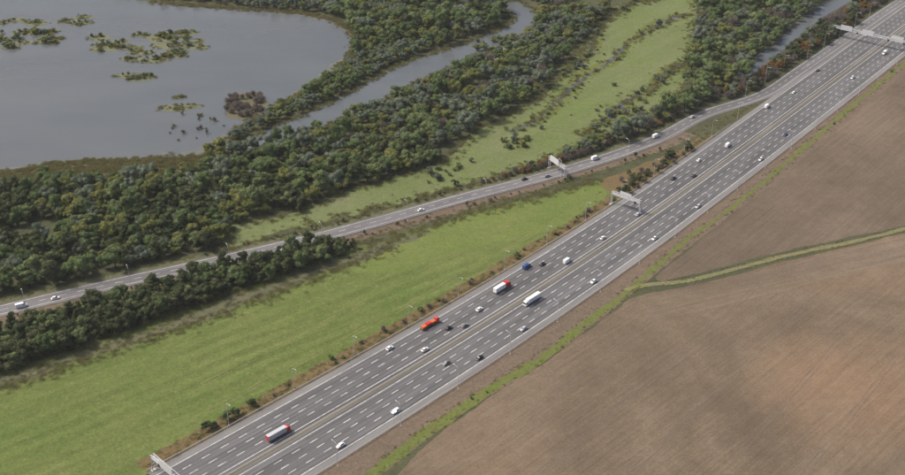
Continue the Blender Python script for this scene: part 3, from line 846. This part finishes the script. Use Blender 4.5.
def twig_mesh(name, seed, mat, h, r, n=420):
    rs = np.random.RandomState(seed); V = []; Fc = []
    for i in range(n):
        an = rs.uniform(0, 2 * math.pi); el = rs.uniform(.25, 1.45)
        d = np.array([math.cos(an) * math.cos(el), math.sin(an) * math.cos(el), math.sin(el)])
        st = np.array([rs.normal() * r * .32, rs.normal() * r * .32, h * rs.uniform(.1, .55)])
        ln = rs.uniform(.25, .55) * h
        e_ = st + d * ln * np.array([.8, .8, 1]); s = np.cross(d, rs.normal(size=3)); s *= rs.uniform(.05, .16) / (np.linalg.norm(s) + 1e-9)
        k = len(V); V.extend([st - s * .6, st + s * .6, (st + e_) / 2 + s, e_, (st + e_) / 2 - s]); Fc.append((k, k + 1, k + 2, k + 3, k + 4))
    me = bpy.data.meshes.new(name); me.from_pydata([tuple(v) for v in V], [], Fc); me.materials.append(mat); me.update()
    return me

def trunk_mesh(name, seed, h):
    rs = np.random.RandomState(seed); m = MB()
    lean = rs.normal(size=2) * .25
    m.tube((0, 0, -.1), (lean[0], lean[1], h * .55), .26, .14, 7)
    for k in range(4):
        an = 2 * math.pi * k / 4 + rs.uniform(0, 1); z = h * rs.uniform(.3, .5)
        m.tube((lean[0] * z / h, lean[1] * z / h, z), (math.cos(an) * h * .2, math.sin(an) * h * .2, h * rs.uniform(.62, .8)), .11, .04, 5)
    return m.mesh(name, M['bark'])

KINDS = {}
def add_kind(key, crowns, trunks, h): KINDS[key] = (crowns, trunks, h)
def leafy(key, leafk, h, r, n=4, lumps=15, per=75, leaf=.36, base=.18, conic=0.0):
    cs = [crown_mesh('crown', hash_(key) + i, LEAF[leafk], h * (1 + .08 * i), r, h * base, lumps + i, per, leaf, conic=conic) for i in range(n)]
    ts = [trunk_mesh('trunk', hash_(key) + 50 + i, h) for i in range(n)]
    add_kind(key, cs, ts, h)
def hash_(s): return sum(ord(c) * (i + 3) for i, c in enumerate(s)) % 9973
leafy('dark', 'dark', 8.5, 4.2)
leafy('green', 'green', 8.5, 4.3, 4)
leafy('grey', 'grey', 8.0, 4.6, 4)
leafy('yellow', 'yellow', 7.0, 3.6)
leafy('rust', 'rust', 6.5, 3.2, 2)
leafy('tall', 'dark', 11.0, 3.4, 2, conic=.5)
leafy('shrub', 'green', 4.0, 3.2, 3, 7, 80, .36, .02)
leafy('pale shrub', 'grey', 4.0, 3.0, 3, 7, 80, .36, .02)
leafy('gold shrub', 'yellow', 3.4, 3.0, 3, 7, 80, .34, .02)
add_kind('reed', [twig_mesh('foliage', 960 + i, LEAF['reed'], 1.6, 2.6, 110) for i in range(3)], [], 2.0)
add_kind('tuft', [twig_mesh('foliage', 970 + i, LEAF['tuft'], .7, 2.6, 100) for i in range(3)], [], 1.1)
add_kind('green tuft', [twig_mesh('foliage', 980 + i, LEAF['yellow'], .6, 2.6, 100) for i in range(3)], [], .9)
add_kind('bare', [twig_mesh('crown', 900 + i, LEAF['bare'], 7.0, 3.2) for i in range(3)], [trunk_mesh('trunk', 930 + i, 6.0) for i in range(3)], 7.0)

def inside(p, poly):
    x, y = p; c = False; n = len(poly)
    for i in range(n):
        x0, y0 = poly[i]; x1, y1 = poly[i - 1]
        if (y0 > y) != (y1 > y) and x < (x1 - x0) * (y - y0) / (y1 - y0) + x0: c = not c
    return c
gp = lambda poly: [tuple(G(*p)) for p in poly]
WATER = [gp(LAKE), gp(CHAN), gp(BACK)]
grid = {}
def free(p, d):
    cx, cy = int(p[0] // 12), int(p[1] // 12)
    for i in (-1, 0, 1):
        for j in (-1, 0, 1):
            for q in grid.get((cx + i, cy + j), ()):
                if (q[0] - p[0]) ** 2 + (q[1] - p[1]) ** 2 < (0.5 * (d + q[2])) ** 2: return False
    return True
TREES = []   # (x, y, kind, scale, zone)
def px_of(x, y, z=0):
    dz = z - CAMH
    dep = y * math.cos(PITCH) - dz * math.sin(PITCH)
    v = (-y * math.sin(PITCH) - dz * math.cos(PITCH)) / dep
    return IW / 2 + FPX * x / dep, IH / 2 + FPX * v
def zone(name, px, mix, spacing, smin, smax, tries=60, wet=0.0, gaps=0.0, seed=1):
    poly = gp(px)
    xs = [p[0] for p in poly]; ys = [p[1] for p in poly]
    area = (max(xs) - min(xs)) * (max(ys) - min(ys))
    rnd = random.Random(seed)
    names = [k for k, w in mix for _ in range(w)]
    for _ in range(int(area / spacing ** 2 * 5)):
        p = (rnd.uniform(min(xs), max(xs)), rnd.uniform(min(ys), max(ys)))
        if not inside(p, poly): continue
        if gaps and noise.noise(Vector((p[0] * .022, p[1] * .022, seed * 3.7))) < gaps - .5: continue
        if any(inside(p, w) for w in WATER) and rnd.random() > wet: continue
        s = rnd.uniform(smin, smax)
        dd = spacing * s
        if not free(p, dd): continue
        q = Vector(p)
        if SL.proj(q)[2] < 8.5 + 2.5 * s or (MW.proj(q)[2] < 23 + 2 * s): continue
        # kinds cluster
        c = noise.noise(Vector((p[0] * .03, p[1] * .03, 9.1))) * .9 + rnd.uniform(-.5, .5) + .5
        k = names[int(min(.999, max(0, c)) * len(names))]
        grid.setdefault((int(p[0] // 12), int(p[1] // 12)), []).append((p[0], p[1], dd))
        TREES.append((p[0], p[1], k, s, name))

BELT = [(-40, 346), (0, 334), (60, 318), (114, 302), (170, 286), (228, 270), (290, 254), (345, 243), (356, 250), (300, 270), (228, 293), (170, 313), (114, 335), (60, 353), (0, 372), (-40, 384)]
zone('belt', BELT, [('dark', 5), ('green', 3), ('tall', 1)], 4.2, .55, 1.35, seed=1)
SOUTH = [(-40, 196), (30, 186), (110, 180), (200, 172), (240, 160), (330, 152), (420, 146), (446, 158), (400, 174), (345, 190), (300, 206), (228, 226), (228, 244), (114, 270), (0, 298), (-40, 308)]
zone('south wood', SOUTH, [('dark', 3), ('green', 5), ('grey', 2), ('yellow', 3)], 4.7, .5, 1.4, gaps=.06, seed=2)
zone('shore wood', [(196, 160), (222, 148), (250, 152), (300, 138), (340, 124), (384, 103), (426, 84), (476, 62), (524, 42), (548, 12), (524, -4), (480, -14), (600, -14), (610, 10), (570, 52), (540, 92), (500, 114), (460, 138), (430, 150), (330, 154), (240, 162)], [('grey', 4), ('green', 5), ('bare', 1), ('yellow', 2)], 5.7, .5, 1.45, gaps=.25, seed=3)
zone('lake bank', [(226, 146), (262, 128), (300, 113), (335, 97), (372, 76), (402, 60), (440, 46), (400, 46), (366, 56), (354, 60), (330, 80), (285, 106), (240, 132)], [('green', 4), ('yellow', 2), ('grey', 3)], 5.2, .5, .9, seed=4)
zone('peninsula', [(352, 52), (358, 38), (344, 22), (320, 8), (350, -14), (505, -14), (512, 12), (498, 28), (450, 45), (400, 60), (372, 74)], [('green', 5), ('dark', 2), ('yellow', 3), ('grey', 1)], 5.2, .6, 1.5, seed=5)
zone('far shore', [(110, -2), (160, 0), (236, 7), (305, 12), (330, 14), (330, -30), (110, -30)], [('grey', 4), ('bare', 2), ('green', 1)], 6.0, .6, 1.05, seed=6)
zone('north wood', [(700, -10), (694, 30), (690, 70), (682, 100), (640, 122), (600, 140), (566, 156), (590, 150), (640, 134), (700, 108), (722, 96), (760, 66), (790, 40), (822, 10), (850, -14)], [('green', 5), ('grey', 3), ('yellow', 3), ('bare', 1)], 5.6, .5, 1.5, gaps=.12, seed=7)
zone('merge wood', [(722, 104), (740, 84), (756, 77), (790, 52), (820, 26), (856, 4), (880, -14), (910, -40), (960, -40), (900, 2), (850, 40), (800, 78), (770, 96), (730, 112)], [('bare', 6), ('dark', 2), ('grey', 1), ('rust', 1)], 4.2, .6, 1.05, seed=8)
zone('merge wood', [(560, 164), (620, 142), (660, 126), (716, 98), (728, 92), (724, 86), (690, 104), (640, 128), (590, 148), (540, 164), (480, 184), (456, 194), (470, 193)], [('bare', 6), ('dark', 1), ('rust', 1)], 4.2, .4, .75, seed=9)
for x, y, k, s in [(414, 118, 'rust', 1.1), (378, 156, 'rust', .9), (842, 27, 'rust', .9), (784, 66, 'yellow', .8), (300, 212, 'dark', .7), (455, 186, 'dark', .6)]:
    q = G(x, y); TREES.append((q.x, q.y, k, s, 'lone'))

BUSHES = []
def scatter_line(path, d0, d1, o0, o1, n, kinds, smin, smax, seed, zone_):
    rnd = random.Random(seed)
    for _ in range(n):
        q = path.off(rnd.uniform(d0, d1), rnd.uniform(o0, o1))
        BUSHES.append((q.x, q.y, rnd.choice(kinds), rnd.uniform(smin, smax), zone_))
def scatter_poly(px, n, kinds, smin, smax, seed, zone_):
    poly = gp(px); rnd = random.Random(seed); xs = [p[0] for p in poly]; ys = [p[1] for p in poly]; c = 0
    for _ in range(n * 12):
        p = (rnd.uniform(min(xs), max(xs)), rnd.uniform(min(ys), max(ys)))
        if inside(p, poly) and SL.proj(Vector(p))[2] > 7.5 and MW.proj(Vector(p))[2] > 22.5:
            BUSHES.append((*p, rnd.choice(kinds), rnd.uniform(smin, smax), zone_)); c += 1
            if c >= n: break
dg = MW.proj(G(220, 428))[0]
scatter_line(MW, dg - 6, dg + 26, -26, -24, 9, ['dark', 'green'], .3, .5, 1, 'far verge')
scatter_line(MW, 30, 330, -27.5, -24, 34, ['shrub', 'gold shrub', 'bare'], .22, .55, 2, 'far verge')
scatter_line(MW, 330, MERGE - 120, -30, -24, 30, ['shrub', 'bare', 'bare', 'dark'], .3, .5, 3, 'far verge')
scatter_poly([(604, 188), (640, 168), (700, 142), (704, 150), (650, 184), (614, 200)], 22, ['dark', 'bare', 'dark'], .3, .6, 4, 'wedge')
scatter_line(GP, 10, GP.L - 20, -3, 3, 9, ['shrub', 'gold shrub'], .2, .4, 5, 'green verge')
scatter_line(SL, 20, SL.L - 440, 8, 12, 40, ['bare', 'dark', 'rust'], .16, .34, 6, 'slip verge')
scatter_line(SL, 120, SL.L - 440, -11, -8.5, 30, ['dark', 'green', 'bare'], .16, .32, 7, 'slip verge')
scatter_poly([(330, 200), (446, 164), (545, 104), (590, 46), (660, 10), (684, 60), (620, 122), (510, 168), (380, 206)], 10, ['shrub', 'pale shrub', 'gold shrub'], .25, .7, 8, 'flood meadow')
for i, q in enumerate(DP): scatter_line(q, 0, q.L, -5, 5, 30, ['shrub', 'pale shrub', 'gold shrub', 'grey'], .25, .75, 200 + i, 'flood meadow')
for q in ([(500, 140), (530, 134), (524, 148), (498, 152)], [(590, 112), (640, 96), (660, 104), (610, 128)], [(430, 172), (462, 160), (456, 176), (428, 184)], [(560, 70), (580, 60), (584, 74), (566, 82)]):
    scatter_poly(q, 13, ['shrub', 'pale shrub', 'pale shrub', 'gold shrub'], .3, 1.0, int(q[0][0]), 'flood meadow')
scatter_poly([(150, 118), (262, 104), (284, 110), (240, 126), (180, 146)], 22, ['pale shrub', 'gold shrub', 'bare'], .25, .55, 9, 'lake edge')
scatter_poly([(228, 96), (262, 94), (262, 112), (240, 118), (226, 112)], 48, ['bare'], .5, .8, 10, 'brown clump')
rI = random.Random(77)
ISL = []
def islet(px, n, kinds, smin, smax, seed):
    """a scatter of small reed beds, most of them carrying scrub"""
    poly = gp(px); xs = [p[0] for p in poly]; ys = [p[1] for p in poly]; k = 0
    while k < n:
        p = (rI.uniform(min(xs), max(xs)), rI.uniform(min(ys), max(ys)))
        if not inside(p, poly): continue
        k += 1
        r_ = rI.uniform(2.0, 5.5); ISL.append((p, r_))
        for _ in range(rI.choice((1, 2, 3, 4))): BUSHES.append((p[0] + rI.uniform(-1.5, 1.5) * r_, p[1] + rI.uniform(-.8, .8) * r_, rI.choice(kinds), rI.uniform(smin, smax), 'islet'))
islet([(96, 36), (190, 32), (200, 56), (150, 62), (104, 56)], 34, ['gold shrub', 'pale shrub', 'gold shrub', 'shrub'], .35, .9, 1)
islet([(-10, 32), (50, 30), (62, 40), (40, 49), (-10, 48)], 22, ['gold shrub', 'gold shrub', 'shrub', 'pale shrub'], .4, 1.0, 2)
islet([(0, 15), (90, 17), (92, 27), (0, 24)], 10, ['pale shrub', 'shrub'], .3, .55, 3)
islet([(122, 70), (160, 70), (158, 80), (126, 80)], 7, ['pale shrub', 'shrub'], .3, .6, 4)
islet([(170, 90), (196, 90), (190, 112), (170, 110)], 4, ['pale shrub'], .25, .5, 5)
scatter_poly([(470, 40), (560, 34), (545, 62), (480, 66)], 40, ['gold shrub', 'shrub', 'pale shrub'], .5, 1.2, 15, 'flood meadow')

# islets of matted reed
mb = MB()
for i, (p, r_) in enumerate(ISL):
    n = 14; pts = []
    for k in range(n):
        t = 2 * math.pi * k / n; w = r_ * (1 + .55 * noise.noise(Vector((math.cos(t) * 1.5, math.sin(t) * 1.5, i * 3.1))))
        pts.append((p[0] + 1.9 * w * math.cos(t), p[1] + w * math.sin(t), 0.05 + 0.0009 * i))
    mb.add(pts, [tuple(range(n))])
mb.build('reed_bed', M['islet'])['kind'] = 'structure'
sheet('reed_islet', [(228, 100), (246, 93), (264, 98), (262, 112), (242, 120), (226, 114)], 0.04, M['shore'], 4.0, 0.15, 104)
LABEL = {'belt': 'tree in the dark belt between slip road and meadow', 'south wood': 'tree in the wood between lake and slip road', 'shore wood': 'tree in the flooded wood below the river',
         'lake bank': 'tree on the bank between lake and river', 'peninsula': 'tree in the wood inside the river bend', 'far shore': 'tree on the far shore of the lake',
         'north wood': 'tree in the wood right of the flood meadow', 'merge wood': 'tree beside the slip road where it joins the motorway', 'lone': 'tree standing out among its neighbours'}
LOOK = {'dark': 'dark green round', 'green': 'mid green leafy', 'grey': 'pale grey green round', 'yellow': 'yellow green leafy', 'rust': 'orange brown autumn', 'shrub': 'low green rounded', 'pale shrub': 'low pale grey green', 'gold shrub': 'low yellow green', 'tall': 'slender dark pointed', 'bare': 'brown leafless'}
NAME = {'bare': 'bare_tree', 'rust': 'autumn_tree', 'tall': 'pointed_tree'}
def size_on_film(t):
    x, y = px_of(t[0], t[1], 4)
    if not (-6 < x < IW + 6 and -4 < y < IH + 12): return -1
    dep = t[1] * math.cos(PITCH) + CAMH * math.sin(PITCH)
    return t[3] * KINDS[t[2]][2] / dep

def plant(t, name, label, cat, group, parts=True):
    x, y, k, s, z = t
    cs, ts, h = KINDS[k]; i = random.randrange(len(cs))
    e = empty(name, (x, y, 0), random.uniform(0, 6.28))
    e.scale = (s * random.uniform(.9, 1.1), s * random.uniform(.9, 1.1), s * random.uniform(.85, 1.15))
    tag(e, label, cat, group)
    link(bpy.data.objects.new('crown' if cat == 'tree' else 'foliage', cs[i]), e)
    link(bpy.data.objects.new('trunk' if cat == 'tree' else 'stem', ts[i]), e)

# geometry-nodes scatter for the masses past the limit
KEYS = list(KINDS)
def mass(name, items, label, cat):
    col = bpy.data.collections.new(name + '_kinds'); index = {}; c = 0
    for k in KEYS:
        index[k] = []
        for me in KINDS[k][0]:
            o = bpy.data.objects.new('kind_%03d' % c, me); col.objects.link(o); index[k].append(c); c += 1
    me = bpy.data.meshes.new(name); me.from_pydata([(t[0], t[1], 0) for t in items], [], [])
    ai = me.attributes.new('pick', 'INT', 'POINT'); asz = me.attributes.new('size', 'FLOAT_VECTOR', 'POINT'); ar = me.attributes.new('turn', 'FLOAT_VECTOR', 'POINT')
    for i, t in enumerate(items):
        ai.data[i].value = random.choice(index[t[2]])
        s = t[3]; asz.data[i].vector = (s * random.uniform(.9, 1.1), s * random.uniform(.9, 1.1), s * random.uniform(.85, 1.15))
        ar.data[i].vector = (0, 0, random.uniform(0, 6.28))
    o = link(bpy.data.objects.new(name, me)); tag(o, label, cat, kind='stuff')
    ng = bpy.data.node_groups.new(name, 'GeometryNodeTree')
    ng.interface.new_socket('Geometry', in_out='INPUT', socket_type='NodeSocketGeometry')
    ng.interface.new_socket('Geometry', in_out='OUTPUT', socket_type='NodeSocketGeometry')
    nn = ng.nodes; gi = nn.new('NodeGroupInput'); go = nn.new('NodeGroupOutput')
    ip = nn.new('GeometryNodeInstanceOnPoints'); ci = nn.new('GeometryNodeCollectionInfo')
    ci.inputs['Collection'].default_value = col; ci.inputs['Separate Children'].default_value = True; ci.inputs['Reset Children'].default_value = True
    ip.inputs['Pick Instance'].default_value = True
    def attr(nm, ty):
        a = nn.new('GeometryNodeInputNamedAttribute'); a.data_type = ty; a.inputs['Name'].default_value = nm; return a.outputs[0]
    L = ng.links.new
    L(gi.outputs[0], ip.inputs['Points']); L(ci.outputs[0], ip.inputs['Instance'])
    L(attr('pick', 'INT'), ip.inputs['Instance Index']); L(attr('turn', 'FLOAT_VECTOR'), ip.inputs['Rotation']); L(attr('size', 'FLOAT_VECTOR'), ip.inputs['Scale'])
    L(ip.outputs[0], go.inputs[0])
    md = o.modifiers.new('scatter', 'NODES'); md.node_group = ng
    return o

ranked = sorted(TREES, key=size_on_film, reverse=True)
lone = [t for t in TREES if t[4] == 'lone']
near = lone + [t for t in ranked if t[4] != 'lone'][:300 - len(lone)]
nid = set(id(t) for t in near)
def where(t):
    """which end and which row of its wood a tree stands in"""
    x, y = px_of(t[0], t[1]); z = t[4]
    if z == 'belt':
        row = SL.proj(Vector(t[:2]))[2]
        return ('at the left end of' if x < 80 else 'at the right end of' if x > 250 else 'in the middle of') + ' the dark belt, ' + ('meadow side' if row > 32 else 'inner row' if row > 21 else 'slip road side')
    if z == 'south wood':
        row = SL.proj(Vector(t[:2]))[2]
        return ('lining the slip road' if row < 26 else 'deep in the wood behind the slip road' if row < 70 else 'towards the lake in the wood') + (', far left' if x < 90 else ', centre left' if x < 190 else ', right end')
    return ''

LONE = ['orange brown autumn tree below the river bend', 'small orange brown autumn tree at the lower edge of the flooded wood', 'rusty red tree right beside the long gantry at top right', 'small yellow tree among leafless trees by the backwater', 'small dark tree alone on the pale meadow strip', 'small dark tree above the slip road bend']
for t in near:
    if t[4] == 'lone': lb = LONE[lone.index(t)]; grp = None
    else:
        wh = where(t); lb = LOOK[t[2]] + ' ' + ('tree ' + wh if wh else LABEL[t[4]]); grp = lb.replace(' tree ', ' trees ', 1)
    plant(t, NAME.get(t[2], 'leafy_tree'), lb, 'tree', grp)
mass('woodland', [t for t in TREES if id(t) not in nid], 'mixed woodland canopy round the river and flooded meadows', 'woodland')
BL = {'far verge': 'bush on the verge between meadow and far carriageway', 'wedge': 'bush in the wedge between slip road and motorway', 'green verge': 'bush on the narrow green strip beside the field',
      'slip verge': 'bush on the verge of the slip road', 'flood meadow': 'bush standing on the wet pale meadow', 'lake edge': 'bush in shallow water at the lake edge', 'brown clump': 'bush in the brown clump at the lake edge', 'islet': 'bush on a reed islet in the lake'}
rb = sorted(BUSHES, key=size_on_film, reverse=True)
for t in rb[:290]:
    lb = LOOK[t[2]] + ' ' + BL[t[4]]
    plant(t, 'bush', lb, 'bush', lb.replace(' bush ', ' bushes ', 1))
mass('scrub', rb[290:], 'low scrub dotted over lake islets and far verges', 'scrub')
rT = random.Random(5); TUFT = []
def edge(px, n, kinds, smin, smax, spread, closed=True, path=None, o=0):
    P = path or Path([G(*p) for p in (px + [px[0]] if closed else px)])
    for _ in range(n):
        q = P.off(rT.uniform(0, P.L), o + rT.gauss(0, spread))
        x, y = px_of(q.x, q.y)
        if -10 < x < IW + 10 and -10 < y < IH + 10 and MW.proj(q)[2] > 25.2 and SL.proj(q)[2] > 6.6:
            TUFT.append((q.x, q.y, rT.choice(kinds), rT.uniform(smin, smax), 'tuft'))
edge([(0, 372), (60, 354), (114, 336), (170, 316), (228, 296), (290, 272), (340, 252), (400, 236), (470, 214), (540, 196), (600, 180)], 900, ['tuft', 'green tuft'], .6, 1.3, 3.0, False)
edge([(0, 388), (114, 350), (228, 312), (320, 276), (400, 246)], 700, ['tuft', 'tuft', 'green tuft'], .5, 1.1, 3.0, False)
edge(None, 900, ['tuft', 'green tuft', 'tuft'], .4, 1.0, 1.2, path=MW, o=-23.6)
edge(None, 500, ['tuft', 'green tuft'], .4, .9, 1.0, path=MW, o=-26.5)
edge(None, 360, ['green tuft', 'green tuft', 'tuft'], .3, .6, .8, path=GP, o=-3)
edge(None, 360, ['green tuft', 'green tuft', 'tuft'], .3, .6, .8, path=GP, o=2.2)
edge(None, 160, ['green tuft', 'tuft'], .25, .5, .5, path=TP, o=-1.9)
edge(None, 160, ['green tuft', 'tuft'], .25, .5, .5, path=TP, o=2.0)
edge(None, 600, ['tuft', 'green tuft'], .4, 1.0, 1.2, path=SL, o=-10)
edge(None, 700, ['tuft', 'tuft', 'green tuft'], .4, 1.0, 1.6, path=SL, o=12.5)
edge([(0, 175), (60, 164), (130, 161), (200, 157), (222, 150), (240, 130), (285, 104), (328, 78), (352, 54), (356, 38), (342, 24), (305, 14), (236, 9), (150, 2)], 1500, ['reed'], .5, 1.2, 2.2, False)
edge(CHAN, 1500, ['reed', 'green tuft'], .5, 1.1, 1.8)
edge([(0, 182), (60, 172), (130, 168), (200, 163)], 900, ['reed', 'reed', 'tuft'], .6, 1.3, 5.0, False)
for q in DP: edge(None, 380, ['reed', 'green tuft', 'tuft'], .5, 1.2, 3.2, path=q)
edge(NMEAD, 1500, ['green tuft', 'tuft', 'reed'], .5, 1.3, 3.5)
for p, r_ in ISL:
    for _ in range(16):
        t = rT.uniform(0, 6.28); w = r_ * rT.uniform(.3, 1.25)
        TUFT.append((p[0] + 1.9 * w * math.cos(t), p[1] + w * math.sin(t), rT.choice(('reed', 'green tuft')), rT.uniform(.5, 1.1), 'tuft'))
mass('rough_grass_tufts', TUFT, 'rough grass tussocks and reeds along shores, verges and field edges', 'grass')
print('trees', len(TREES), 'bushes', len(BUSHES))
